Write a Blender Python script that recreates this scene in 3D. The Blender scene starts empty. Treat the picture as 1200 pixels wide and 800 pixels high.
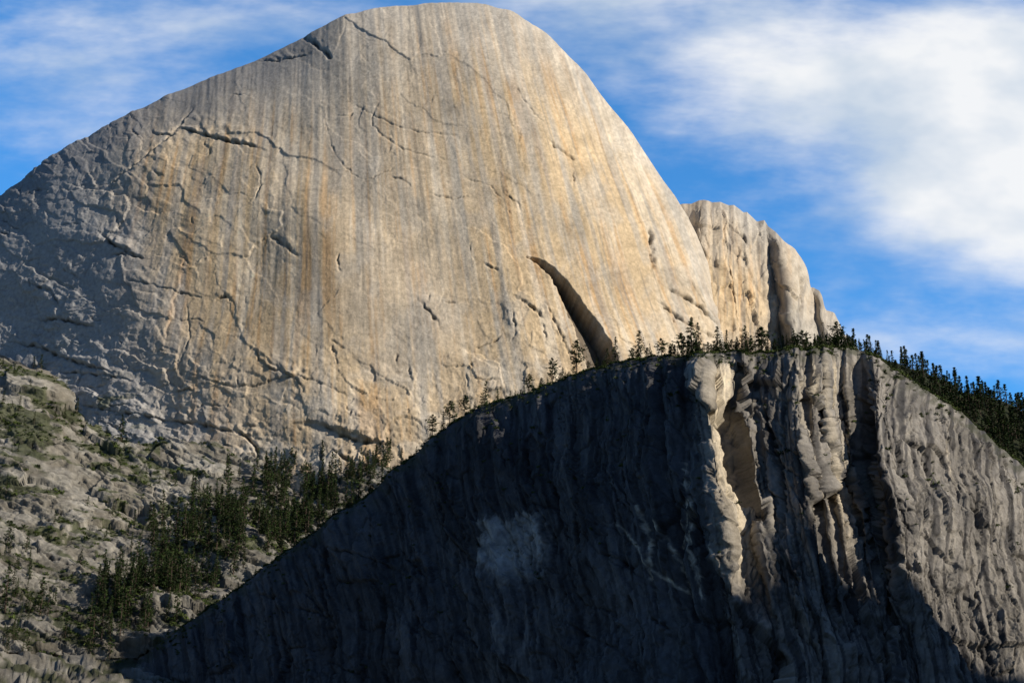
import bpy, math, numpy as np
from mathutils import Vector
rng=np.random.default_rng(7)
# ---------------------------------------------------------------- camera / survey frame
LENS=55.0; F=1200*LENS/36.0; PITCH=math.radians(21.0); CAMZ=2.0
cp,sp=math.cos(PITCH),math.sin(PITCH)
def tans(u,v):
    a=(u-600.)/F; b=(400.-v)/F
    d=cp-b*sp
    return a/d,(sp+b*cp)/d          # x/y , z/y
def proj(P):
    x,y,z=P[...,0],P[...,1],P[...,2]-CAMZ
    D=y*cp+z*sp; b=(-y*sp+z*cp)/D
    return 600+F*x/D, 400-F*b
SUN_EL=math.radians(28.0); SUN_AZ=math.radians(115.0)   # azimuth clockwise from +Y
L=np.array([math.cos(SUN_EL)*math.sin(SUN_AZ),math.cos(SUN_EL)*math.cos(SUN_AZ),math.sin(SUN_EL)])

# ---------------------------------------------------------------- noise
_p=rng.permutation(256).astype(np.int32); PERM=np.concatenate([_p,_p,_p])
_g=rng.uniform(0,2*np.pi,256); GX=np.cos(_g).astype(np.float32); GY=np.sin(_g).astype(np.float32)
_r4=rng.uniform(-1,1,(256,5)).astype(np.float32)
def noise(x,y,seed=0):
    x=np.asarray(x,np.float32)+seed*17.31; y=np.asarray(y,np.float32)+seed*9.77
    xf=np.floor(x); yf=np.floor(y)
    xi=xf.astype(np.int32)&255; yi=yf.astype(np.int32)&255
    fx=x-xf; fy=y-yf
    ux=fx*fx*fx*(fx*(fx*6-15)+10); uy=fy*fy*fy*(fy*(fy*6-15)+10)
    def g(ix,iy,dx,dy):
        h=PERM[(PERM[(xi+ix)&255]+yi+iy)&511]&255
        return GX[h]*dx+GY[h]*dy
    a=g(0,0,fx,fy); b=g(1,0,fx-1,fy); c=g(0,1,fx,fy-1); d=g(1,1,fx-1,fy-1)
    return 1.5*((a+(b-a)*ux)*(1-uy)+(c+(d-c)*ux)*uy)
def fbm(x,y,o=5,seed=0,gain=.5):
    s=0;a=1.;f=1.
    for i in range(o):
        s=s+a*noise(x*f,y*f,seed+i*3.1); a*=gain; f*=2.03
    return s
def blocks(x,y,seed,tx=1.,ty=1.):
    """fractured rock: every joint-bounded block is its own tilted plane. returns height, joint distance, block random"""
    x=np.asarray(x,np.float32)+seed*13.7; y=np.asarray(y,np.float32)+seed*7.9
    xf=np.floor(x); yf=np.floor(y); xi=xf.astype(np.int32); yi=yf.astype(np.int32); fx=x-xf; fy=y-yf
    b1=np.full(x.shape,9.,np.float32); b2=b1.copy(); H=np.zeros_like(b1); Rn=np.zeros_like(b1)
    for ox in (-1,0,1):
        for oy in (-1,0,1):
            h=PERM[(PERM[(xi+ox)&255]+((yi+oy)&255))&511]&255; r=_r4[h]
            dx=fx-ox-.5-.48*r[...,0]; dy=fy-oy-.5-.48*r[...,1]; dd=np.sqrt(dx*dx+dy*dy)
            near=dd<b1; b2=np.where(near,b1,np.minimum(b2,dd)); b1=np.where(near,dd,b1)
            H=np.where(near,.55*r[...,2]+tx*r[...,3]*dx+ty*r[...,4]*dy,H); Rn=np.where(near,r[...,2],Rn)
    return H,b2-b1,Rn
def facet(x,seed,lo,hi):
    r=np.random.default_rng(seed); k=[-300.]
    while k[-1]<1900: k.append(k[-1]+r.uniform(lo,hi))
    return np.interp(x,k,r.uniform(-1,1,len(k)))
def sstep(a,b,x):
    t=np.clip((x-a)/(b-a),0,1); return t*t*(3-2*t)
def terrace(n,k,sharp=.18):
    m=n*k; f=np.floor(m); r=m-f
    return (f+sstep(0,sharp,r))/k
def lines(U,V,sx,sy,seed,width,gate=.0):
    n=noise(U/sx+.5*noise(U/sx*2.3,V/sy*2.3,seed+1)+.12*noise(U/5.,V/5.,seed+5),V/sy+.5*noise(U/sx*2.3,V/sy*2.3,seed+2)+.12*noise(U/5.,V/5.,seed+6),seed)
    gy,gx=np.gradient(n,axis=1),np.gradient(n,axis=0)
    vy=np.abs(np.gradient(V,axis=1))+.2; ux=np.abs(np.gradient(U,axis=0))+.2
    gr=np.sqrt((gy/vy)**2+(gx/ux)**2)+1e-3
    l=np.exp(-(n/(gr*width))**2)
    return l*sstep(gate,gate+.25,fbm(U/(sx*1.3),V/(sy*1.3),3,seed+9))
def curve(u,pts,sm=0):
    p=np.array(pts,float); y=np.interp(u,p[:,0],p[:,1])
    if sm>0:
        acc=0;w=0
        for k in np.linspace(-2,2,17):
            g=math.exp(-k*k/2); acc=acc+g*np.interp(u+k*sm,p[:,0],p[:,1]); w+=g
        y=acc/w
    return y
def normals(P):
    du=np.gradient(P,axis=0); dv=np.gradient(P,axis=1)
    n=np.cross(du,dv); n/=np.linalg.norm(n,axis=-1,keepdims=True)+1e-9
    s=np.where(np.mean(n[...,1])>0,-1,1); return n*s
def blur(A,k):
    for _ in range(k):
        A=A.copy(); A[1:-1]=(A[:-2]+2*A[1:-1]+A[2:])/4; A[:,1:-1]=(A[:,:-2]+2*A[:,1:-1]+A[:,2:])/4
    return A
def mixc(g,c,m): return g*(1-m[...,None])+np.array(c)*m[...,None]
# ---------------------------------------------------------------- mesh helpers
def mesh_from(name,V,Fc,n,mats,col=None,smooth=True,mi=None):
    me=bpy.data.meshes.new(name)
    me.vertices.add(len(V)); me.vertices.foreach_set("co",np.ascontiguousarray(V,np.float32).ravel())
    nf=len(Fc); me.loops.add(nf*n); me.loops.foreach_set("vertex_index",np.ascontiguousarray(Fc,np.int32).ravel())
    me.polygons.add(nf); me.polygons.foreach_set("loop_start",np.arange(0,nf*n,n,dtype=np.int32))
    me.polygons.foreach_set("loop_total",np.full(nf,n,np.int32))
    for m in mats: me.materials.append(m)
    if mi is not None: me.polygons.foreach_set("material_index",np.asarray(mi,np.int32))
    me.polygons.foreach_set("use_smooth",np.full(nf,smooth,bool))
    me.update(calc_edges=True)
    if col is not None:
        at=me.color_attributes.new("Col",'FLOAT_COLOR','POINT')
        c=np.ones((len(V),4),np.float32); c[:,:3]=col.reshape(-1,3); at.data.foreach_set("color",c.ravel())
    return me
def add_obj(name,me,loc=(0,0,0),rot=0,sc=1):
    o=bpy.data.objects.new(name,me); bpy.context.scene.collection.objects.link(o)
    o.location=loc; o.rotation_euler=(0,0,rot); o.scale=(sc,)*3 if np.isscalar(sc) else sc
    return o
def grid_obj(name,P,mat,col=None,smooth=True):
    a,b=P.shape[:2]; idx=np.arange(a*b).reshape(a,b)
    q=np.stack([idx[:-1,:-1],idx[1:,:-1],idx[1:,1:],idx[:-1,1:]],-1).reshape(-1,4)
    c=np.cross(P[a//2+1,b//3]-P[a//2,b//3],P[a//2,b//3+1]-P[a//2,b//3])
    if c[1]>0 or (abs(c[1])<1e-6 and c[2]<0): q=q[:,::-1]
    return add_obj(name,mesh_from(name,P.reshape(-1,3),q,4,[mat],col,smooth))
# ---------------------------------------------------------------- materials
def rock_mat(name,scale=1.0,bump=.6,dist=1.0):
    m=bpy.data.materials.new(name); m.use_nodes=True; nt=m.node_tree; N=nt.nodes; K=nt.links
    bs=N["Principled BSDF"]; bs.inputs["Roughness"].default_value=.95
    bs.inputs["Specular IOR Level"].default_value=.05
    at=N.new("ShaderNodeAttribute"); at.attribute_name="Col"
    tc=N.new("ShaderNodeTexCoord")
    n=N.new("ShaderNodeTexNoise"); n.inputs["Scale"].default_value=.14*scale
    n.inputs["Detail"].default_value=4; n.inputs["Roughness"].default_value=.78
    K.new(tc.outputs["Object"],n.inputs["Vector"])
    r=N.new("ShaderNodeMapRange"); K.new(n.outputs["Fac"],r.inputs[0])
    for i,v in enumerate((.3,.7,.8,1.2)): r.inputs[i+1].default_value=v
    mx=N.new("ShaderNodeVectorMath"); mx.operation='SCALE'
    K.new(at.outputs["Color"],mx.inputs[0]); K.new(r.outputs[0],mx.inputs[3]); K.new(mx.outputs[0],bs.inputs["Base Color"])
    b=N.new("ShaderNodeBump"); b.inputs["Strength"].default_value=bump; b.inputs["Distance"].default_value=3.5*dist
    K.new(n.outputs["Fac"],b.inputs["Height"]); K.new(b.outputs[0],bs.inputs["Normal"])
    return m
def leaf_mat(name,c1,c2,sc=.12):
    m=bpy.data.materials.new(name); m.use_nodes=True; nt=m.node_tree; N=nt.nodes; K=nt.links
    bs=N["Principled BSDF"]; bs.inputs["Roughness"].default_value=.8; bs.inputs["Specular IOR Level"].default_value=.15
    g=N.new("ShaderNodeNewGeometry"); n=N.new("ShaderNodeTexNoise"); n.inputs["Scale"].default_value=sc; n.inputs["Detail"].default_value=1
    K.new(g.outputs["Position"],n.inputs["Vector"])
    r=N.new("ShaderNodeValToRGB"); r.color_ramp.elements[0].position=.35; r.color_ramp.elements[1].position=.68
    r.color_ramp.elements[0].color=(*c1,1); r.color_ramp.elements[1].color=(*c2,1)
    K.new(n.outputs["Fac"],r.inputs[0]); K.new(r.outputs[0],bs.inputs["Base Color"]); return m
M_dome=rock_mat("granite_pale",1.2,.36,.9)
M_cliff=rock_mat("granite_grey",1.8,.45,.8)
M_hill=rock_mat("granite_slabs_soil",1.4,.55,.9)
M_leaf=leaf_mat("pine_needles",(.012,.026,.010),(.05,.08,.02))
M_shrub=leaf_mat("shrub_leaves",(.025,.04,.012),(.085,.115,.028),.06)
M_bark=leaf_mat("pine_bark",(.05,.035,.025),(.12,.09,.07),1.)

# ---------------------------------------------------------------- column surface
def column(u,vr,yr,vb,yb,ns,c=.35,nback=40,back=600,drop=.5,pw=.6,below=30):
    txr,tzr=tans(u,vr); txb,tzb=tans(u,vb)
    R=np.stack([txr*yr,yr,tzr*yr],-1); B=np.stack([txb*yb,yb,tzb*yb],-1)
    cy=yb+c*(yr-yb); C=R*(cy/yr)[:,None]
    s=np.linspace(0,1,ns); t=1-(1-s)**pw; t=t[None,:,None]
    P=B[:,None]*(1-t)**2+2*C[:,None]*t*(1-t)+R[:,None]*t*t
    k=np.linspace(0,1,nback+1)[1:][None,:,None]
    C2=R*(1+.18*back/yr)[:,None]; E=R*(1+back/yr)[:,None]; E[:,2]=R[:,2]-drop*back
    Q=R[:,None]*(1-k)**2+2*C2[:,None]*k*(1-k)+E[:,None]*k*k
    j=np.linspace(1,0,10,endpoint=False)[None,:,None]
    D=C-B; D/=np.linalg.norm(D,axis=-1,keepdims=True)
    W=B[:,None]-D[:,None]*j*below
    P=np.concatenate([W,P,Q],1); P[...,2]+=CAMZ
    return P,10+ns-1     # index of ridge row
def poly_dist(U,V,pts):
    best=np.full(U.shape,1e9,np.float32); side=np.zeros(U.shape,np.float32); par=np.zeros(U.shape,np.float32)
    n=len(pts)-1
    for i in range(n):
        ax,ay=pts[i]; bx,by=pts[i+1]; dx,dy=bx-ax,by-ay; l2=dx*dx+dy*dy+1e-6
        t=np.clip(((U-ax)*dx+(V-ay)*dy)/l2,0,1); ex=U-ax-t*dx; ey=V-ay-t*dy; d=np.sqrt(ex*ex+ey*ey)
        m=d<best; best=np.where(m,d,best); side=np.where(m,np.sign(dx*(V-ay)-dy*(U-ax)),side); par=np.where(m,(i+t)/n,par)
    return best,side,par
def smooth_poly(pts,n=6):
    p=np.array(pts,float); k=np.arange(len(p)); q=np.linspace(0,len(p)-1,(len(p)-1)*n+1)
    r=np.stack([np.interp(q,k,p[:,0]),np.interp(q,k,p[:,1])],-1)
    for _ in range(3): r[1:-1]=(r[:-2]+2*r[1:-1]+r[2:])/4
    return r[::2] if len(r)>12 else r
class Carve:
    def __init__(s,U,V,warp=1.8):
        s.U=U.astype(np.float32); s.V=V.astype(np.float32); s.d=np.zeros(U.shape,np.float32); s.dark=np.zeros(U.shape,np.float32)
        s.ucol=s.U[:,U.shape[1]//2]
        s.wu=s.U+warp*fbm(s.U/8,s.V/8,3,31); s.wv=s.V+warp*fbm(s.U/8,s.V/8,3,37)
    def crack(s,pts,w=1.6,depth=4,step=0,fall=22,dark=.35):
        w=w*.8; step*=.7; dark=min(.88,dark*1.5); fall*=.7
        pts=smooth_poly(pts); r=max(6*w,3*fall if step else 0)+8
        i0,i1=np.searchsorted(s.ucol,[pts[:,0].min()-r,pts[:,0].max()+r]); 
        if i1-i0<2: return
        sl=slice(i0,i1); d,sd,t=poly_dist(s.wu[sl],s.wv[sl],pts)
        taper=np.clip(np.minimum(t,1-t)*4,0,1)*(.35+.65*np.clip(noise(s.U[sl]/9,s.V[sl]/9,41)*2.4+.5,0,1))
        inside=(t>0.001)&(t<.999)
        g=np.exp(-(d/w)**2)*taper; s.d[sl]-=depth*g; s.dark[sl]=np.maximum(s.dark[sl],dark*np.exp(-(d/(w*.8))**2)*taper)
        if step: s.d[sl]+=np.where(sd*np.sign(step)<0,1,0)*abs(step)*np.exp(-d/fall)*taper*inside
# ================================================================= GRANITE DOME
u=np.linspace(-330,960,1290)
vr=curve(u,[(-330,470),(-200,370),(-100,298),(0,232),(60,188),(130,146),(200,109),(250,90),(290,75),(335,54),(365,38),(400,20),(430,12),(460,8),(500,5),(560,6),(595,14),(640,38),(680,78),(710,118),(740,155),(770,200),(800,243),(822,285),(840,330),(858,385),(880,450),(960,560)],5)
vr+=1.6*fbm(u/30,u*0,4,301)*sstep(20,80,np.abs(u-540)+20)
yr=curve(u,[(-330,3000),(0,2720),(200,2640),(400,2600),(600,2540),(750,2440),(860,2330),(960,2300)],40)
vb=curve(u,[(-330,560),(0,500),(100,560),(200,585),(300,595),(400,610),(500,620),(1010,640)],30)
yb=curve(u,[(-330,2680),(-100,2390),(0,2280),(120,2140),(250,2050),(400,2000),(600,1990),(750,2020),(820,2080),(860,2140),(960,2290)],40)
P,ir=column(u,vr,yr,vb,yb,660,.38,40,700,.6)
U,V=proj(P); U=np.repeat(u[:,None],P.shape[1],1)
C=Carve(U,V); nb=normals(P)
low=fbm(U/230,V/230,4,1); s_=(U-380)/(V+800)*1000
edge=sstep(300,40,U-.25*(V-300)); base=sstep(330,560,V)
rough=np.clip(.11+.62*edge+.48*base+.16*low,.06,1.0)
d=11*fbm(U/190,V/190,2,2)
wx=.5*noise(U/60,V/60,3)+.06*noise(U/9,V/9,33)
fieldn=fbm(U/150+wx,V/95+.05*noise(U/7,V/7,34),4,4,.45)
d+=rough*6*terrace(fieldn+V/900,5,.04)
ru=U+5*noise(U/24,V/24,23)+1.5*noise(U/6,V/6,25); rv=V+5*noise(U/24,V/24,24)+1.5*noise(U/6,V/6,26)
h1,e1,r1=blocks((ru+.3*rv)/95,(rv-.35*ru)/60,1,1.1,1.1); h2,e2,r2_=blocks((ru+.2*rv)/34,(rv-.3*ru)/22,2,1.2,1.2); h3,e3,r3_=blocks(ru/12,rv/9,3)
d+=rough*(4.0*h1+2.8*h2+1.2*h3)+.4*h1
d+=rough*1.0*fbm(U/26,V/26,4,5)
d+=(.25+.5*base+.4*edge)*fbm(U/8,V/9,3,17)*.7
d+=.45*fbm(s_/9,V/160,3,6)
ln1=lines(U,V,95,60,201,.5,.1); ln2=lines(U,V,42,34,207,.5,.12); ln3=lines(U,V,60,150,213,.45,.08)
wln=np.clip(.12+.5*edge+.5*base,0,1)
jo=(.25+.75*wln)*np.exp(-(e1/.010)**2)*sstep(.05,.35,noise(U/40,V/40,27))+.8*np.exp(-(e2/.032)**2)*wln*sstep(.05,.35,noise(U/22,V/22,28))
lnn=np.clip(np.maximum(np.maximum(ln1*(.25+.5*wln),ln2*wln*.8),np.maximum(ln3*.3,jo*.8)),0,1)
d-=1.1*lnn
C.crack([(205,150),(225,152),(255,162),(285,168),(315,177)],1.7,6,6,20,.6)
C.crack([(228,120),(205,155),(165,195),(135,215),(112,252)],1.6,5,4,30,.4)
C.crack([(350,40),(366,48),(384,62),(388,70)],3,8,4,10,.5)
C.crack([(300,72),(340,66),(366,60)],1.6,4,3,18,.4)
C.crack([(40,372),(70,372),(110,382)],2.,6,6,14,.5)
C.crack([(118,272),(135,290),(165,303)],2.4,7,8,16,.6)
C.crack([(130,300),(150,300),(175,305)],2,5,4,12,.5)
C.crack([(30,330),(60,340),(70,360)],2,5,5,12,.5)
C.crack([(0,395),(40,402),(90,425),(150,442)],1.8,6,6,18,.5)
C.crack([(60,435),(110,438),(160,448)],1.5,5,4,18,.5)
C.crack([(60,470),(150,488),(230,495),(330,520)],1.4,5,5,20,.5)
C.crack([(120,550),(200,548),(270,560),(340,560)],1.4,4,5,16,.4)
C.crack([(200,555),(230,575),(255,592)],1.5,5,5,16,.5)
C.crack([(200,430),(280,460),(350,440),(420,470)],1.1,3,3,20,.3)
C.crack([(300,430),(330,438),(352,448),(362,470)],1.1,3,3,20,.3)
C.crack([(270,500),(300,520),(303,545)],2.0,6,3,20,.6)
C.crack([(315,275),(335,288),(352,304)],1.8,6,2,16,.7)
C.crack([(300,190),(308,215),(300,240)],1.1,3,0,20,.5)
C.crack([(375,495),(410,515),(470,520)],1.8,6,6,20,.5)
C.crack([(380,520),(420,545),(470,548)],1.8,6,6,20,.5)
C.crack([(375,520),(376,545),(370,570)],1.4,5,3,20,.5)
C.crack([(485,345),(505,365),(518,385)],1.5,4,2,16,.5)
C.crack([(640,165),(660,180),(676,192)],1.8,6,2,16,.7)
C.crack([(500,225),(530,232),(555,228)],1.1,3,0,20,.4)
C.crack([(540,205),(575,215),(590,235)],1.0,2,0,20,.3)
C.crack([(600,95),(615,120),(640,150)],1.0,2,0,20,.25)
C.crack([(378,130),(390,180),(425,215),(480,185)],1.0,2,0,20,.35)
C.crack([(450,110),(430,140),(470,175),(540,190)],1.0,2,0,20,.25)
C.crack([(405,115),(470,150),(560,160)],1.0,2,0,20,.2)
C.crack([(760,265),(764,290),(766,320)],2.8,10,5,14,.7)
C.crack([(780,335),(800,345),(825,360),(850,388)],1.8,7,6,14,.55)
C.crack([(770,350),(800,375),(850,400)],1.5,6,5,14,.5)
C.crack([(600,345),(625,360),(640,375)],1.6,5,4,14,.5)
C.crack([(600,360),(605,385),(600,400)],1.2,4,3,14,.5)
C.crack([(640,355),(655,385),(670,420)],1.4,4,2,14,.5)
C.crack([(250,350),(262,342),(272,352)],1.8,6,3,12,.6)
C.crack([(150,330),(180,335),(250,350)],1.,3,2,12,.35)
C.crack([(215,340),(225,400),(205,440)],1.0,2.5,0,20,.35)
r2=np.random.default_rng(3)
for i in range(230):
    x=r2.uniform(-40,860); y=r2.uniform(60,590)
    if r2.random()>.2+.8*max(sstep(330,60,x),sstep(260,480,y)): continue
    ang=r2.choice([r2.uniform(-.2,.75),r2.uniform(1.0,1.6)],p=[.6,.4]); ln=r2.uniform(8,45)*(.6 if ang>.9 else 1); bend=r2.uniform(-.5,.5)
    pts=[(x,y)]
    for k in range(4):
        a=ang+bend*(k/3-.5)+r2.normal(0,.25); x+=math.cos(a)*ln/4; y+=math.sin(a)*ln/4; pts.append((x,y))
    C.crack(pts,r2.uniform(.9,1.4),r2.uniform(1.5,4),r2.choice([0,1])*r2.uniform(1,4),r2.uniform(5,12),r2.uniform(.2,.5))
# great arch: a recess under an overhanging upper-right lip
au=curve(V,[(298,614),(303,632),(315,650),(330,664),(350,680),(375,697),(402,713),(430,724)],2)
al=curve(V,[(298,612),(305,626),(320,643),(340,655),(360,663),(385,674),(410,681),(430,688)],2)
aw=1.6*fbm(U/9,V/9,3,44)
wdg=np.clip((U-al)/np.maximum(au-al,3),0,1)
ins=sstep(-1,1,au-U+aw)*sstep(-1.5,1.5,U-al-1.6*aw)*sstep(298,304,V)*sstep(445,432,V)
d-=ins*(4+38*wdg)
d+=3*np.exp(-np.clip(U-au,0,400)/30)*(U>au)*sstep(296,306,V)*sstep(440,425,V)
d+=C.d
fade=np.ones(P.shape[1]); fade[ir-8:ir]=np.linspace(1,.3,8); fade[ir:]=.3
nb=blur(nb,4); P2=P+nb*(d*fade[None])[...,None]
grey=[.50,.46,.40]; warm=[.63,.485,.31]; orange=[.56,.355,.18]; pale=[.72,.63,.50]; dk=[.24,.22,.20]
def g2(cx,cy,sx,sy,r=0): 
    a=(U-cx)*math.cos(r)+(V-cy)*math.sin(r); b=-(U-cx)*math.sin(r)+(V-cy)*math.cos(r); return np.exp(-(a/sx)**2-(b/sy)**2)
wz=.32+.95*g2(270,330,150,190)+.85*g2(750,260,160,130,.6)+.65*g2(600,190,110,200,-.3)+.35*g2(450,420,220,110)-.3*g2(420,120,110,110)
wz=np.clip((wz+.5*low)*sstep(10,180,V-vr[:,None]+60),0,1)*(1-.85*sstep(210,90,U-.2*(V-300)))
col=mixc(np.array(grey)*np.ones(U.shape+(1,)),warm,wz)
so=sstep(-.05,.55,fbm(s_/8,V/230,5,8)+.35*fbm(U/80,V/110,3,9)-.1)*np.clip(wz*1.1,0,1)
so*=sstep(.12,.55,g2(270,330,160,180)+g2(780,290,130,110,.5)+.7*g2(600,200,120,160)+.3)
col=mixc(col,orange,.72*so)
col=mixc(col,pale,.65*sstep(.05,.6,fbm(s_/12,V/300,4,10)+.25*low)*sstep(150,300,U))
sd_=sstep(.2,.7,fbm(s_/5,V/260,4,11)); col=mixc(col,dk,.45*sd_*(.4+.6*wz))
gs_=sstep(.1,.45,fbm(s_/16,V/420,4,29)); col=mixc(col,[.42,.40,.365],.55*gs_)
col=mixc(col,grey,.4*sstep(.0,.6,fbm(U/38,V/60,5,20)))
for (pp,w,c_,a) in [([(455,60),(480,120),(520,200),(545,300)],5,pale,.6),([(490,40),(515,90),(545,160),(575,270)],4,[.30,.29,.28],.6),([(395,60),(400,130),(390,220)],6,[.31,.30,.28],.5),([(560,30),(620,120),(690,240),(740,330)],5,pale,.5)]:
    dd,_,t=poly_dist(C.wu,C.wv,smooth_poly(pp)); col=mixc(col,c_,a*np.exp(-(dd/w)**2)*(.5+.5*noise(s_/2,V/60,19)))
col*=(1-.12*sstep(.05,.6,fbm(U/55,V/45,5,12)))[...,None]*(1+.05*r1+.08*rough*r2_)[...,None]
col*=(1+.12*np.clip(fbm(U/17,V/26,4,16),-1,1))[...,None]
col=mixc(col,[.60,.55,.47],.5*sstep(.2,.6,fbm(U/80,V/30,5,13))*base)
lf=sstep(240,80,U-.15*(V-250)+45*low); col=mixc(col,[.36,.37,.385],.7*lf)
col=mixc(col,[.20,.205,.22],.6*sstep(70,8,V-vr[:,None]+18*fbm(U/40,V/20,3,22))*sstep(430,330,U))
gv=sstep(.25,.55,fbm(U/40,V/14,4,30))*sstep(430,470,V)*sstep(210,120,U); col=mixc(col,[.08,.10,.04],.7*gv)
col=mixc(col,[.07,.06,.052],.85*ins)  # arch recess darkened in colour: painted shade under the lip
col*=(1-.45*lnn)[...,None]
col*=(1-C.dark)[...,None]; col*=(1+.15*fbm(U/4,V/5,3,15))[...,None]
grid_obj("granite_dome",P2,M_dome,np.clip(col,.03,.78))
# ================================================================= SHOULDER
u=np.linspace(690,1080,460)
vr=curve(u,[(690,340),(740,285),(775,252),(800,238),(830,235),(855,240),(870,246),(888,257),(896,258),(905,268),(918,282),(932,296),(944,314),(949,338),(960,341),(968,362),(978,366),(988,388),(1000,402),(1040,450),(1080,500)],1)
vr+=2.4*facet(u,403,4,12)
yr=curve(u,[(690,2620),(850,2520),(1080,2480)],20)
vb=curve(u,[(690,600),(1080,600)])
yb=curve(u,[(690,2330),(780,2200),(830,2165),(900,2190),(1010,2260),(1080,2330)],8)
P,ir=column(u,vr,yr,vb,yb,330,.30,30,500,.6); U,V=proj(P); U=np.repeat(u[:,None],P.shape[1],1)
V=np.where(np.arange(P.shape[1])[None]>ir,vr[:,None],V); dpt=np.clip(V-vr[:,None],0,999)
ue=U-np.clip(V-280,0,200)*.14+2*noise(V/20,U/80,61)
off=curve(ue,[(0,0),(825,-4),(850,10),(870,4),(893,20),(899,34),(912,-28),(918,-30),(932,-4),(940,10),(944,24),(951,-20),(956,-22),(966,4),(970,-8),(985,12),(1080,20)],.6)
P*=(1+off*sstep(0,12,dpt)/P[...,1])[...,None]
C=Carve(U,V); nb=blur(normals(P),1)
hb,eb,rb=blocks(ue/22,V/40,5,1.2,1.2); hc,ec,rc=blocks(ue/8,V/16,6,1.2,1.2)
d=5*fbm(U/70,V/110,3,50)+(3.0*facet(ue+3*noise(V/60,V/60,59),41,6,18)+1.5*facet(ue,42,3,8)+5*hb+2*hc)*sstep(2,16,dpt)+.8*fbm(U/12,V/40,3,52)+1.*fbm(U/20,V/20,4,53)
C.crack([(845,262),(870,275),(885,300)],1.6,5,3); C.crack([(935,305),(940,350),(938,400)],1.6,6,3)
C.crack([(850,300),(858,340),(862,390)],1.3,4); C.crack([(878,320),(884,360),(886,395)],1.3,4)
d+=C.d; fade=np.ones(P.shape[1]); fade[ir:]=.3
P2=P+nb*(d*fade[None])[...,None]
wz=np.clip(1.1*np.exp(-((U-845)/60)**2-((V-350)/75)**2)+.3*fbm(U/60,V/60,3,54),0,1)
col=mixc(np.array([.46,.42,.36])*np.ones(U.shape+(1,)),warm,wz)
col=mixc(col,orange,.6*sstep(.0,.6,fbm(U/5,V/140,4,55))*wz)
col=mixc(col,dk,.55*sstep(.05,.5,fbm(U/5,V/90,4,56)))
cl=np.exp(-((ue-906)/9)**2)+np.exp(-((ue-949)/4)**2); col=mixc(col,[.12,.115,.11],.6*np.clip(cl,0,1))  # shade of the left-facing cleft sides painted into the rock colour
col*=(1-C.dark)[...,None]*(1+.2*fbm(U/6,V/10,3,58))[...,None]; grid_obj("granite_dome_shoulder",P2,M_dome,np.clip(col,.03,.7))
# ================================================================= HILLSIDE (lower left)
u=np.linspace(-420,780,800); v0=curve(u,[(-420,480),(-100,425),(0,432),(60,462),(120,520),(200,556),(300,566),(780,600)],25)
y0=curve(u,[(-420,2860),(-330,2740),(-100,2460),(0,2345),(120,2215),(250,2120),(400,2070),(780,2080)],45)
tx0,tz0=tans(u,v0); A=np.stack([tx0*y0,y0,tz0*y0],-1)
y1=curve(u,[(-420,1650),(780,1700)]); tx1,tz1=tans(u,np.full_like(u,830.)); B=np.stack([tx1*y1,y1,tz1*y1],-1)
s=np.linspace(0,1,500)[None,:,None]
P=A[:,None]*(1-s)+B[:,None]*s
k=np.linspace(0,1,60)[1:][None,:,None]; E=B.copy(); E*=(1150/B[:,1])[:,None]; E[:,2]=-20
Q=B[:,None]*(1-k)+E[:,None]*k; P=np.concatenate([P,Q],1)
sx=P[...,0]; sy=P[...,1]
P[...,2]+=CAMZ+14*fbm(sx/260,sy/160,2,60)
U,V=proj(P); C=Carve(U,V,2.5); nb=normals(P); nb*=np.sign(nb[...,2:3]+1e-6)
q1=V-.3*U+3*noise(U/15,V/15,68)
d=13*terrace(fbm(U/150,q1/48,4,61,.45)+q1/170,4,.07)
h1,e1,r1=blocks((U+q1)/75,q1/26,11,1.2,1.4); h2,e2,r2_=blocks((U+.6*q1)/26,q1/11,12,1.2,1.3)
d+=7*h1+2.6*h2+1.4*fbm(U/24,V/16,4,63)+.6*fbm(U/6,V/5,3,64)
for i in range(120):
    x=r2.uniform(-60,430); y=r2.uniform(450,830); ang=r2.choice([r2.uniform(-.1,.6),r2.uniform(1.0,1.9)],p=[.75,.25]); ln=r2.uniform(15,90); pts=[(x,y)]
    for k in range(4):
        a=ang+r2.normal(0,.25); x+=math.cos(a)*ln/4; y+=math.sin(a)*ln/4; pts.append((x,y))
    C.crack(pts,r2.uniform(.9,1.6),r2.uniform(2,5),r2.choice([0,1])*r2.uniform(1,4),r2.uniform(6,14),r2.uniform(.2,.6))
lnn=np.maximum(lines(U,q1,60,22,221,.7,-.1),.7*lines(U,V,28,20,223,.6,0.)); d+=C.d-1.5*lnn
P2=P+blur(nb,6)*d[...,None]
nn=normals(P2); nn*=np.sign(nn[...,2:3]+1e-6)
veg=sstep(.02,.36,fbm(U/60,q1/14,5,65)+.5*(nn[...,2]-.66)+.55*np.exp(-((V-(520+.2*U))/26)**2)*(U<190))
soil=sstep(-.2,.35,fbm(U/70,q1/26,5,66))
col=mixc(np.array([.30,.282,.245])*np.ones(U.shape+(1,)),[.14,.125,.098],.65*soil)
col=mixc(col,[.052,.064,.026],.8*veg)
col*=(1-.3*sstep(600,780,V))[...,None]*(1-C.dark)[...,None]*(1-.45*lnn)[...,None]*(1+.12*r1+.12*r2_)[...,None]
col*=(1+.25*fbm(U/7,V/5,4,67))[...,None]
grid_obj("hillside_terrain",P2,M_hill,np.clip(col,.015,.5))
HP,HU,HV,HN,HVEG=P2,U,V,nn,veg
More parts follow.
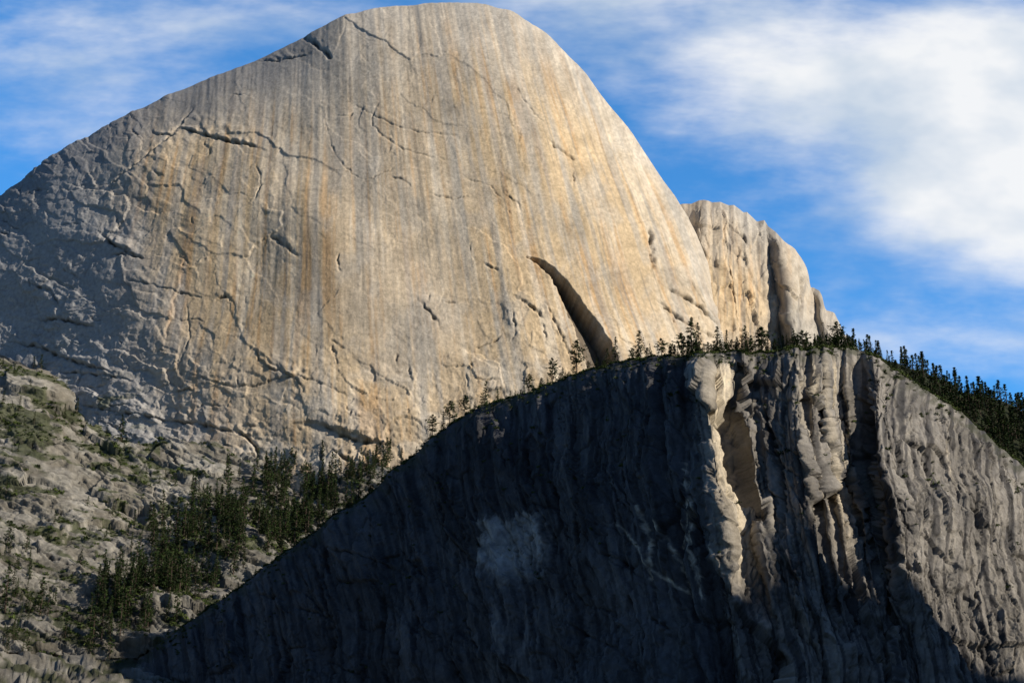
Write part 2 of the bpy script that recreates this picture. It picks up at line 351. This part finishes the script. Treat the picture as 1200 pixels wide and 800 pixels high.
# ================================================================= FOREGROUND CLIFF
u=np.linspace(40,1560,1600)
vr=curve(u,[(40,870),(100,818),(150,782),(200,742),(300,672),(400,602),(440,570),(480,535),(520,503),(560,480),(600,463),(640,450),(690,434),(740,424),(770,417),(800,415),(830,413),(880,412),(920,408),(960,406),(1000,407),(1030,418),(1060,438),(1100,466),(1130,484),(1160,510),(1200,548),(1300,660),(1560,900)],4)
vr+=3.0*facet(u,401,9,34)+1.2*facet(u,402,4,10)
yr=curve(u,[(40,1680),(150,1660),(300,1610),(470,1500),(640,1370),(830,1195),(1000,1215),(1200,1240),(1560,1330)],25)
vb=curve(u,[(40,1010),(1560,1010)])
yb=curve(u,[(40,1500),(150,1460),(300,1370),(470,1240),(640,1120),(830,960),(1000,975),(1200,985),(1560,1080)],25)
P,ir=column(u,vr,yr,vb,yb,640,.62,60,500,.35,.75,60)
U,V=proj(P); U=np.repeat(u[:,None],P.shape[1],1)
V=np.where(np.arange(P.shape[1])[None]>ir,vr[:,None],V)
depth=np.clip(V-vr[:,None],0,999)
wob=6*fbm(V/120,U/300,2,70)+1.5*noise(U/60,V/80,69)
ue=U-np.interp(V,[400,470,560,640,760,900],[0,2,8,26,48,70])+wob*sstep(0,80,depth)
off=curve(ue,[(0,0),(560,0),(640,6),(700,-2),(735,6),(760,2),(800,4),(812,-10),(824,-18),(829,-18),(834,2),(856,24),(864,26),(868,2),(876,-2),(884,10),(905,-4),(936,-20),(939,-6),(946,6),(951,-2),(962,14),(965,4),(976,20),(988,24),(991,14),(1003,34),(1010,26),(1022,-4),(1045,-10),(1100,2),(1150,-2),(1200,6)],.5)
amp=np.interp(V,[400,425,600,680,740,1000],[.7,1.1,1.0,.5,.15,.1])
P*=(1+off*amp/P[...,1])[...,None]
nb=blur(normals(P),3); C=Carve(U,V,2.5)
face=sstep(2,22,depth)
slab=sstep(1040,1080,ue); fl=1-.6*slab; lft=sstep(815,780,U); lowr=sstep(740,640,V)
def fv(seed,lo,hi):
    x=ue+1.0*noise(V/60,U/120,seed+2)
    return facet(x,seed,lo,hi)
ju=ue+2.5*noise(U/12,V/12,94); jv=V+4*noise(U/14,V/14,95)
b1,e1,r1=blocks(ju/44,(jv+.5*ju)/150,21,1.5,.8); b2,e2,r2_=blocks(ju/17,(jv-.4*ju)/62,22,1.5,.8); b3,e3,r3_=blocks(ju/7,(jv+.3*ju)/19,23,1.2,.9)
b4,e4,_=blocks((ju-.45*jv)/60,(jv+.3*ju)/150,24,1.2,1.)
d=fl*(4.0*fv(101,22,60)+2.6*fv(103,8,22)+.8*fv(107,3,9))*(.5+.5*lowr)
d+=(1-.5*slab)*(1-.35*lft)*(8.5*b1+4.2*b2)+1.5*b3+slab*5*b4
d+=1.0*fbm(U/22,V/30,4,74)+.6*fbm(U/6,V/9,3,79)+8*fbm(U/150,V/150,2,76)
jo=np.maximum(np.exp(-(e1/.03)**2)*.8,np.exp(-(e2/.05)**2)*.6)*sstep(-.25,.2,noise(U/30,V/30,96))
lnn=np.maximum(np.maximum(.8*lines(ue,V,40,140,231,.8,-.1),.7*lines(ue,V,22,70,233,.7,0.)),jo)
r2=np.random.default_rng(5)
for i in range(200):
    x=r2.uniform(250,1260); y=np.interp(x,u,vr)+r2.uniform(5,320); ang=r2.choice([r2.normal(1.5,.14),r2.normal(1.0,.2) if x>1000 else r2.normal(.6,.4)],p=[.7,.3]); ln=r2.uniform(25,110); pts=[(x,y)]
    for k in range(4):
        a=ang+r2.normal(0,.2); x+=math.cos(a)*ln/4; y+=math.sin(a)*ln/4; pts.append((x,y))
    C.crack(pts,r2.uniform(.9,1.7),r2.uniform(2,5),r2.choice([-1,0,1])*r2.uniform(.5,4),r2.uniform(5,14),r2.uniform(.15,.5))
C.crack([(1012,425),(1016,520),(1035,600),(1045,680),(1040,740)],5,14,0,10,.5)
C.crack([(880,430),(900,500),(915,560),(925,640)],3,7,0,10,.3)
C.crack([(985,410),(988,470),(1000,540),(1010,620),(1020,680)],2.2,8,3,10,.4)
C.crack([(965,410),(962,470),(970,540),(975,600)],2.,7,3,10,.4)
d+=C.d-1.6*lnn
P2=P+nb*(d*(.15+.85*face))[...,None]
low=fbm(U/150,V/150,4,80)
g=np.array([.085,.086,.092])*np.ones(U.shape+(1,))  # dark base for the left cliff: its shadow deepened in the colour
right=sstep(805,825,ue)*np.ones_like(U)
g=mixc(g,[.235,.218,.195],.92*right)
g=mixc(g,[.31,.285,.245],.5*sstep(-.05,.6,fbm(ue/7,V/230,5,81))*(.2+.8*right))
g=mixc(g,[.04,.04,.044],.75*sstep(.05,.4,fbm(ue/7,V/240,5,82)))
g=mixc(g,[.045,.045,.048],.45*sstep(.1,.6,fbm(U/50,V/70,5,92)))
chute=np.exp(-((ue-844)/16)**2)*sstep(5,30,depth)*sstep(700,630,V)+.85*np.exp(-((ue-966)/26)**2)*sstep(3,30,depth)*sstep(680,560,V)*sstep(-.25,.2,fbm(ue/6,V/200,3,88))
chute=np.clip(chute*(.9+.6*fbm(ue/4,V/140,3,83)),0,1)
g=mixc(g,[.58,.50,.37],.82*chute)
xs=U+9*fbm(U/14,V/12,4,84); ys=V+12*fbm(U/10,V/20,4,85)
scar=sstep(560,568,xs)*sstep(645,634,xs)*sstep(606,616,ys+.05*(xs-560))*sstep(705,660,ys+.6*np.abs(xs-600))
g=mixc(g,[.46,.455,.44],.85*scar*(.75+.45*noise(U/12,V/20,89)))
st2=np.exp(-((U-600)/45)**2)*sstep(690,740,V); g=mixc(g,[.26,.25,.24],.55*st2*sstep(-.2,.5,fbm(U/6,V/60,3,90)))
veins=[[(730,620),(745,632),(762,655),(770,672),(800,690)],[(812,560),(816,600),(810,640),(822,680)],[(806,545),(812,600),(800,640)],[(800,610),(812,650),(822,700)],[(780,620),(800,660),(806,700)],[(838,640),(846,665),(870,700)],[(1108,520),(1112,570)],[(760,600),(775,640),(770,680)]]
vn=np.zeros(U.shape,np.float32)
for p in veins:
    pp=smooth_poly(p); i0,i1=np.searchsorted(u,[pp[:,0].min()-10,pp[:,0].max()+10]); dd,_,t=poly_dist(C.wu[i0:i1],C.wv[i0:i1],pp)
    vn[i0:i1]=np.maximum(vn[i0:i1],np.exp(-(dd/1.6)**2)*(.6+.8*np.clip(noise(U[i0:i1]/12,V[i0:i1]/12,93),-.6,.6)))
g=mixc(g,[.66,.58,.46],.85*np.clip(vn,0,1))
g*=(1-C.dark)[...,None]*(1-.5*lnn)[...,None]*(1+.12*r1+.12*r2_)[...,None]; g*=(1+.2*fbm(U/9,V/14,4,86)+.2*low)[...,None]
top=(1-face)*sstep(-.3,.3,fbm(U/14,V/8,3,87)); g=mixc(g,[.05,.055,.03],.65*top)
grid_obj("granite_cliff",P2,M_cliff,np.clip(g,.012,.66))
CP,CU,CIR=P2,U,ir; CN=normals(P2); CV=V; PU,PV=proj(P2); PV[:, :12]=9999
ii=np.arange(len(PV)); SILJ=np.argmin(PV,1); SILV=PV[ii,SILJ]; SILU=PU[ii,SILJ]
# ================================================================= FORESTED RIDGE (right)
u=np.linspace(820,1700,260)
vr=curve(u,[(820,448),(900,423),(960,412),(1000,412),(1050,424),(1100,443),(1150,462),(1200,478),(1300,520),(1700,640)],12)
yr=curve(u,[(820,1800),(1700,2100)]); yb=curve(u,[(820,1500),(1700,1650)]); vb=curve(u,[(820,760),(1700,900)])
P,ir=column(u,vr,yr,vb,yb,120,.4,30,500,.3); U,V=proj(P); P=P+blur(normals(P),2)*(7*fbm(U/60,V/40,4,90))[...,None]
grid_obj("forested_ridge",P,M_hill,np.array([.03,.035,.02])*np.ones(U.shape+(1,)))
RP,RIR=P,ir
# ================================================================= GROUND
gx=np.linspace(-16000,16000,161); X,Y=np.meshgrid(gx,gx,indexing='ij')
G=np.stack([X,Y,0*X+2.0*fbm(X/900,Y/900,3,95)-3],-1); r=np.hypot(X,Y); G[...,2]*=sstep(0,900,r)
grid_obj("ground",G,M_hill,np.array([.06,.06,.035])*np.ones(X.shape+(1,)))
# ================================================================= neighbouring mountain whose shadow falls on the cliff foot
Lh=np.array([L[0],L[1]])/math.hypot(L[0],L[1]); perp=np.array([-Lh[1],Lh[0]])
te=math.tan(SUN_EL); bp=[(760,672),(860,678),(930,684),(1030,686),(1075,704),(1120,742),(1160,774),(1200,806),(1260,860)]
W=[];Z=[]; q0=1050.
for (a,b) in bp:
    i=np.searchsorted(CU[:,0],a); j=np.argmin(np.abs(proj(CP[i,:CIR])[1]-b)); p=CP[i,j]
    W.append(p[0]*perp[0]+p[1]*perp[1]); Z.append(p[2]+(q0-(p[0]*Lh[0]+p[1]*Lh[1]))*te)
o=np.argsort(W); W=np.array(W)[o]; Z=np.array(Z)[o]
w=np.linspace(-200,2400,400); pts=[(-200,Z[0]-150),(W[0]-350,Z[0]-40)]+list(zip(W,Z))+[(W[-1]+150,Z[-1]-160),(W[-1]+500,Z[-1]-420),(2400,0)]
zs=curve(w,pts,6)
q=np.linspace(-750,1100,240); WW,QQ=np.meshgrid(w,q,indexing='ij')
H=zs[:,None]-np.abs(QQ)*.95-10*np.abs(QQ)/(np.abs(QQ)+60)+np.minimum(np.abs(QQ)*.25,22)*fbm(WW/160,QQ/160,4,96)
H=np.maximum(H,-20); PX=perp[0]*WW+Lh[0]*(q0+QQ); PY=perp[1]*WW+Lh[1]*(q0+QQ)
grid_obj("neighbouring_mountain",np.stack([PX,PY,H],-1),M_hill,np.array([.12,.115,.09])*np.ones(H.shape+(1,)))
# ================================================================= TREES
def make_tree(seed,h=24,rad=4.2,kind=0,whorls=17,dens=1.5,big=1.0):
    r=np.random.default_rng(seed); V=[];Fc=[];mi=[]
    lean=r.normal(0,.02,2); n=6; lv=5
    def axis(z): return np.array([lean[0]*z+.25*math.sin(z*.35+seed),lean[1]*z,z])
    for i in range(lv+1):
        z=h*i/lv; R=.42*(1-i/lv)**.8+.03; c=axis(z)
        for k in range(n): V.append(c+[R*math.cos(k*math.tau/n),R*math.sin(k*math.tau/n),-1.5 if i==0 else 0])
    for i in range(lv):
        for k in range(n):
            a=i*n+k;b=i*n+(k+1)%n; Fc+= [(a,b,b+n),(a,b+n,a+n)]; mi+=[0,0]
    start=.12 if kind==0 else .3
    for wv in range(whorls):
        t=start+(1-start)*(wv/(whorls-1))**.92
        prof=(1-t)**.75*(.65+.35*min(1,(t-start)*8+.3)) if kind==0 else math.sin(math.pi*min(1,max(.08,(t-start)/(1-start)*.8+.22)))**.8
        for b in range(r.integers(4,8)):
            if r.random()<.12: continue
            ph=r.uniform(0,math.tau); ln=rad*prof*r.uniform(.55,1.2)+.35; z=h*t+r.normal(0,.35)
            base=axis(min(z,h*.99)); dr=np.array([math.cos(ph),math.sin(ph),0]); droop=r.uniform(-.35,.05) if kind==0 else r.uniform(-.1,.45)
            tip=base+dr*ln+[0,0,droop*ln]; s=len(V); w_=.07
            V+= [base+[0,0,w_],base-[0,0,w_],tip]; Fc.append((s,s+1,s+2)); mi.append(0)
            for m in range(max(2,int(ln*dens))):
                f=r.uniform(.25,1.05); c=base+(tip-base)*f+r.normal(0,.22,3)
                for q in range(2):
                    a=r.normal(0,1,3); a[2]*=.45; a/=np.linalg.norm(a); b2=np.cross(a,r.normal(0,1,3)+[0,0,1.2]); b2/=np.linalg.norm(b2)
                    sz=r.uniform(.6,1.1)*(1 if kind==0 else 1.2)*big
                    s=len(V); V+=[c-a*sz,c+a*sz*.8+b2*sz*.25,c+b2*sz*.75]; Fc.append((s,s+1,s+2)); mi.append(1)
    return np.array(V,np.float32),np.array(Fc,np.int32),np.array(mi,np.int32)
protos=[make_tree(1,25,4.9),make_tree(2,26,4.1,0,19),make_tree(3,22,5.6,0,16),make_tree(4,24,6.6,1,14),make_tree(5,24,4.6,0,17),make_tree(6,19,6.2,1,12),
        make_tree(7,25,5.0,0,9,.8,1.7),make_tree(8,24,4.2,0,9,.8,1.7)]
pm=[mesh_from("pine_tree_mesh_%d"%i,*[p[0],p[1]],3,[M_bark,M_leaf],None,False,p[2]) for i,p in enumerate(protos)]
def place_tree(pos,hm,kind,r):
    p=protos[kind]; s=hm/p[0][:,2].max()
    add_obj("pine_tree",pm[kind],tuple(pos),r.uniform(0,6.28),(s*r.uniform(.9,1.25),s*r.uniform(.9,1.25),s))
def forest(name,pos,hts,kinds,seed=1,w0=.9,w1=1.3):
    r=np.random.default_rng(seed); VV=[];FF=[];MM=[];o=0
    for p,h,k in zip(pos,hts,kinds):
        v,f,m=protos[k]; s=h/v[:,2].max(); a=r.uniform(0,6.28); c,s2=math.cos(a),math.sin(a); wd=s*r.uniform(w0,w1)
        VV.append(np.stack([(v[:,0]*c-v[:,1]*s2)*wd+p[0],(v[:,0]*s2+v[:,1]*c)*wd+p[1],v[:,2]*s+p[2]],-1)); FF.append(f+o); MM.append(m); o+=len(v)
    return add_obj(name,mesh_from(name,np.concatenate(VV),np.concatenate(FF),3,[M_bark,M_leaf],None,False,np.concatenate(MM)))
r3=np.random.default_rng(11)
named=[(420,38,0),(432,30,1),(447,22,4),(470,17,1),(507,24,3),(519,16,1),(527,26,3),(545,22,3),(568,26,2),(583,14,1),(620,20,3),(648,27,3),(660,14,0),(676,36,3),(700,12,2),(712,18,4),(723,27,0),(748,30,2),(762,14,4),(776,20,5),(800,26,5),(809,46,2),(820,32,0),(840,28,2),(852,24,4),(872,30,2),(881,18,5),(893,28,5),(918,16,1),(932,20,2),(942,22,5),(955,15,1),(983,28,3),(1008,14,0),(405,30,0),(392,34,4),(378,30,1),(360,34,0),(345,40,2),(330,26,4)]
ucl=CU[:,0]
def rim(a,back=0):
    i=int(np.argmin(np.abs(SILU-a))); j=min(SILJ[i]+back,CP.shape[1]-1); return CP[i,j]
for (a,hp,k) in named:
    p=rim(a,r3.integers(0,2)); place_tree(p-[0,0,.8],hp*p[1]/F*1.3,k,r3)
pos=[];ht=[];kd=[]
for k in range(230):
    a=r3.uniform(180,1080) if r3.random()<.6 else r3.uniform(780,1000)
    p=rim(a,r3.integers(-2,5)); pos.append(p-[0,0,.4]); ht.append(r3.uniform(3.5,10)*(1.4 if a>740 else 1)); kd.append(r3.integers(0,6))
forest("rim_pine_grove",pos,ht,kd)
pos=[];ht=[];kd=[]
for k in range(1900):
    i=r3.integers(30,RP.shape[0]-100); j=r3.integers(RIR-80,RIR+5)
    pos.append(RP[i,j]-[0,0,1]); ht.append(r3.uniform(12,32)); kd.append(r3.choice([6,7]))
forest("distant_pine_forest",pos,ht,kd)
pos=[];ht=[];kd=[]
so_=np.argsort(SILU)
hi=np.argwhere((HU>-60)&(HU<520)&(HV>430)&(HV<840)); n=0;tries=0
while n<640 and tries<120000:
    tries+=1; i,j=hi[r3.integers(len(hi))]; a,b=HU[i,j],HV[i,j]; line=np.interp(a,SILU[so_],SILV[so_]) if a>40 else 870
    dl=line-b; pr=0
    if 110<a<500 and -30<dl<95: pr=(.2+.9*(fbm(np.array(a/30),np.array(b/20),2,99)>-.1))*(.3 if dl>60 else 1)
    elif a<250 and HVEG[i,j]>.4: pr=.12
    elif a<40 and b>690: pr=.8
    if a>350 and b<560: pr=0
    if r3.random()<pr:
        pos.append(HP[i,j]-[0,0,1]); big=(dl<95 and a>110); ht.append(r3.uniform(18,50) if big else r3.uniform(8,26)); kd.append(r3.choice([0,1,2,4])); n+=1
forest("valley_pine_forest",pos,ht,kd,1,.7,1.0)
for (a,b,h) in [(140,553,36),(40,448,18),(52,440,20),(15,688,34),(35,690,28),(8,770,64),(48,772,48),(60,780,36),(100,640,14),(180,745,48),(62,660,18),(110,785,44),(135,770,42)]:
    dd=(HU-a)**2+(HV-b)**2; i,j=np.unravel_index(np.argmin(dd),dd.shape); p=HP[i,j]; place_tree(p-[0,0,1],h*p[1]/F,int(r3.choice([0,2,4])),r3)
def shrubs(name,pos,sz,seed=3):
    r=np.random.default_rng(seed); nl=40; M=len(pos); pos=np.array(pos); sz=np.array(sz)
    c=r.normal(0,1,(M,nl,3)); c/=np.linalg.norm(c,axis=-1,keepdims=True); c*=r.uniform(.3,1,(M,nl,1)); c*=np.array([1,1,.6]); c[...,2]=np.abs(c[...,2])
    c=pos[:,None]+c*sz[:,None,None]
    t=r.normal(0,1,(M,nl,3,3))*.24*sz[:,None,None,None]
    V=(c[:,:,None]+t).reshape(-1,3); Fc=np.arange(len(V)).reshape(-1,3)
    return add_obj(name,mesh_from(name,V,Fc,3,[M_shrub],None,False))
pos=[];sz=[]
hi=np.argwhere((HU>-80)&(HU<420)&(HV>420)&(HV<840)&(HVEG>.35)); 
for k in range(2500):
    i,j=hi[r3.integers(len(hi))]; pos.append(HP[i,j]); sz.append(r3.uniform(1.2,4.8))
shrubs("hillside_shrubs",pos,sz)
pos=[];sz=[]
jj=np.arange(CU.shape[1])[None]
ci=np.argwhere((CU>180)&(CU<1260)&(jj<=CIR+2)&(jj>CIR-420)&(CN[...,2]>.6))
for k in range(1400):
    i,j=ci[r3.integers(len(ci))]; 
    if CIR-j>60 and fbm(np.array(CU[i,j]/40),np.array(CV[i,j]/30),2,98)<.15: continue
    pos.append(CP[i,j]); sz.append(r3.uniform(.8,3.0))
for k in range(1000):
    pos.append(rim(r3.uniform(150,1210),-r3.integers(-3,12))); sz.append(r3.uniform(.8,3.2))
shrubs("cliff_shrubs",pos,sz,4)
# ================================================================= WORLD
wd=bpy.data.worlds.new("sky"); bpy.context.scene.world=wd; wd.use_nodes=True; nt=wd.node_tree; N=nt.nodes; K=nt.links
bg=N["Background"]; bg.inputs[1].default_value=.10
sk=N.new("ShaderNodeTexSky"); sk.sky_type='NISHITA'; sk.sun_disc=False; sk.sun_elevation=SUN_EL; sk.sun_rotation=SUN_AZ
sk.altitude=1300; sk.air_density=1.0; sk.dust_density=.3; sk.ozone_density=2.0
tc=N.new("ShaderNodeTexCoord"); sx_=N.new("ShaderNodeSeparateXYZ"); K.new(tc.outputs["Generated"],sx_.inputs[0])
def mt(op,a,b=0.):
    n=N.new("ShaderNodeMath"); n.operation=op
    for i,v in enumerate((a,b)):
        if isinstance(v,(int,float)): n.inputs[i].default_value=float(v)
        else: K.new(v,n.inputs[i])
    return n.outputs[0]
X,Y,Zc=sx_.outputs
yy=mt('MAXIMUM',Y,.05); A_=mt('DIVIDE',X,yy); E_=mt('DIVIDE',Zc,yy)
def gs(uc,vc,su,sv,rot=0,amp=1):
    a0,e0=tans(float(uc),float(vc)); sa=su/F*1.1; se=sv/F*1.1; c,s=math.cos(rot),math.sin(rot)
    da=mt('SUBTRACT',A_,a0); de=mt('SUBTRACT',E_,e0)
    p=mt('ADD',mt('MULTIPLY',da,c/sa),mt('MULTIPLY',de,s/sa)); q=mt('ADD',mt('MULTIPLY',da,-s/se),mt('MULTIPLY',de,c/se))
    r=mt('ADD',mt('MULTIPLY',p,p),mt('MULTIPLY',q,q)); return mt('MULTIPLY',mt('EXPONENT',mt('MULTIPLY',r,-1)),amp)
mask=gs(880,70,240,85,-.12,.8)
for a in [(1180,120,190,160,0,1.1),(1130,250,130,85,-.2,.7),(150,60,260,110,.1,.45),(1140,400,160,40,0,.3),(1600,200,400,200,0,.7),(640,-20,160,50,0,.5)]:
    mask=mt('ADD',mask,gs(*a))
cb=N.new("ShaderNodeCombineXYZ"); K.new(A_,cb.inputs[0]); K.new(E_,cb.inputs[1])
def cn(sc,vs,det,rough,rot=0):
    mp=N.new("ShaderNodeMapping"); mp.inputs["Scale"].default_value=vs; mp.inputs["Rotation"].default_value=(0,0,rot); K.new(cb.outputs[0],mp.inputs[0])
    n=N.new("ShaderNodeTexNoise"); n.inputs["Scale"].default_value=sc; n.inputs["Detail"].default_value=det; n.inputs["Roughness"].default_value=rough
    K.new(mp.outputs[0],n.inputs["Vector"]); return n.outputs["Fac"]
n1=cn(7,(1,2.0,1),6,.55,.12); n2=cn(24,(1,2.6,1),3,.6,.25); n3=cn(9,(1,1.5,1),4,.5,.1)
den=mt('ADD',mask,mt('MULTIPLY',mt('SUBTRACT',n1,.5),1.3)); den=mt('ADD',den,mt('MULTIPLY',mt('SUBTRACT',n2,.5),.45))
mr=N.new("ShaderNodeMapRange"); mr.interpolation_type='SMOOTHSTEP'; K.new(den,mr.inputs[0]); mr.inputs[1].default_value=-.05; mr.inputs[2].default_value=1.05; mr.inputs[3].default_value=.0; mr.inputs[4].default_value=.96
sh=N.new("ShaderNodeMapRange"); K.new(n3,sh.inputs[0]); sh.inputs[1].default_value=.34; sh.inputs[2].default_value=.57
cc=N.new("ShaderNodeMixRGB"); cc.inputs[1].default_value=(5.9,6.8,7.9,1); cc.inputs[2].default_value=(9.3,9.4,9.5,1); K.new(sh.outputs[0],cc.inputs[0])
hz=N.new("ShaderNodeMapRange"); hz.interpolation_type='SMOOTHSTEP'; K.new(Y,hz.inputs[0]); hz.inputs[1].default_value=.1; hz.inputs[2].default_value=.72
ht_=N.new("ShaderNodeMixRGB"); ht_.inputs[1].default_value=(.44,.56,.70,1); ht_.inputs[2].default_value=(.72,1.85,2.55,1); K.new(hz.outputs[0],ht_.inputs[0])
tint=N.new("ShaderNodeMixRGB"); tint.blend_type='MULTIPLY'; tint.inputs[0].default_value=1; K.new(ht_.outputs[0],tint.inputs[2]); K.new(sk.outputs[0],tint.inputs[1])
mx=N.new("ShaderNodeMixRGB"); K.new(mt('MULTIPLY',mr.outputs[0],hz.outputs[0]),mx.inputs[0]); K.new(tint.outputs[0],mx.inputs[1]); K.new(cc.outputs[0],mx.inputs[2]); K.new(mx.outputs[0],bg.inputs[0])
wd.cycles.sampling_method='MANUAL'; wd.cycles.sample_map_resolution=256
# sun
sl=bpy.data.lights.new("sun",'SUN'); sl.energy=5.0; sl.angle=math.radians(.5); sl.color=(1,.905,.765)
so=bpy.data.objects.new("sun",sl); bpy.context.scene.collection.objects.link(so); so.rotation_euler=Vector(L).to_track_quat('Z','Y').to_euler(); so.location=tuple(L*3000)
# camera
cd=bpy.data.cameras.new("camera"); cd.lens=LENS; cd.sensor_width=36; cd.clip_start=.5; cd.clip_end=60000
co=bpy.data.objects.new("camera",cd); bpy.context.scene.collection.objects.link(co); co.location=(0,0,CAMZ); co.rotation_euler=(math.pi/2+PITCH,0,0)
sc=bpy.context.scene; sc.camera=co; sc.view_settings.view_transform='Standard'; sc.view_settings.look='None'; sc.view_settings.exposure=0
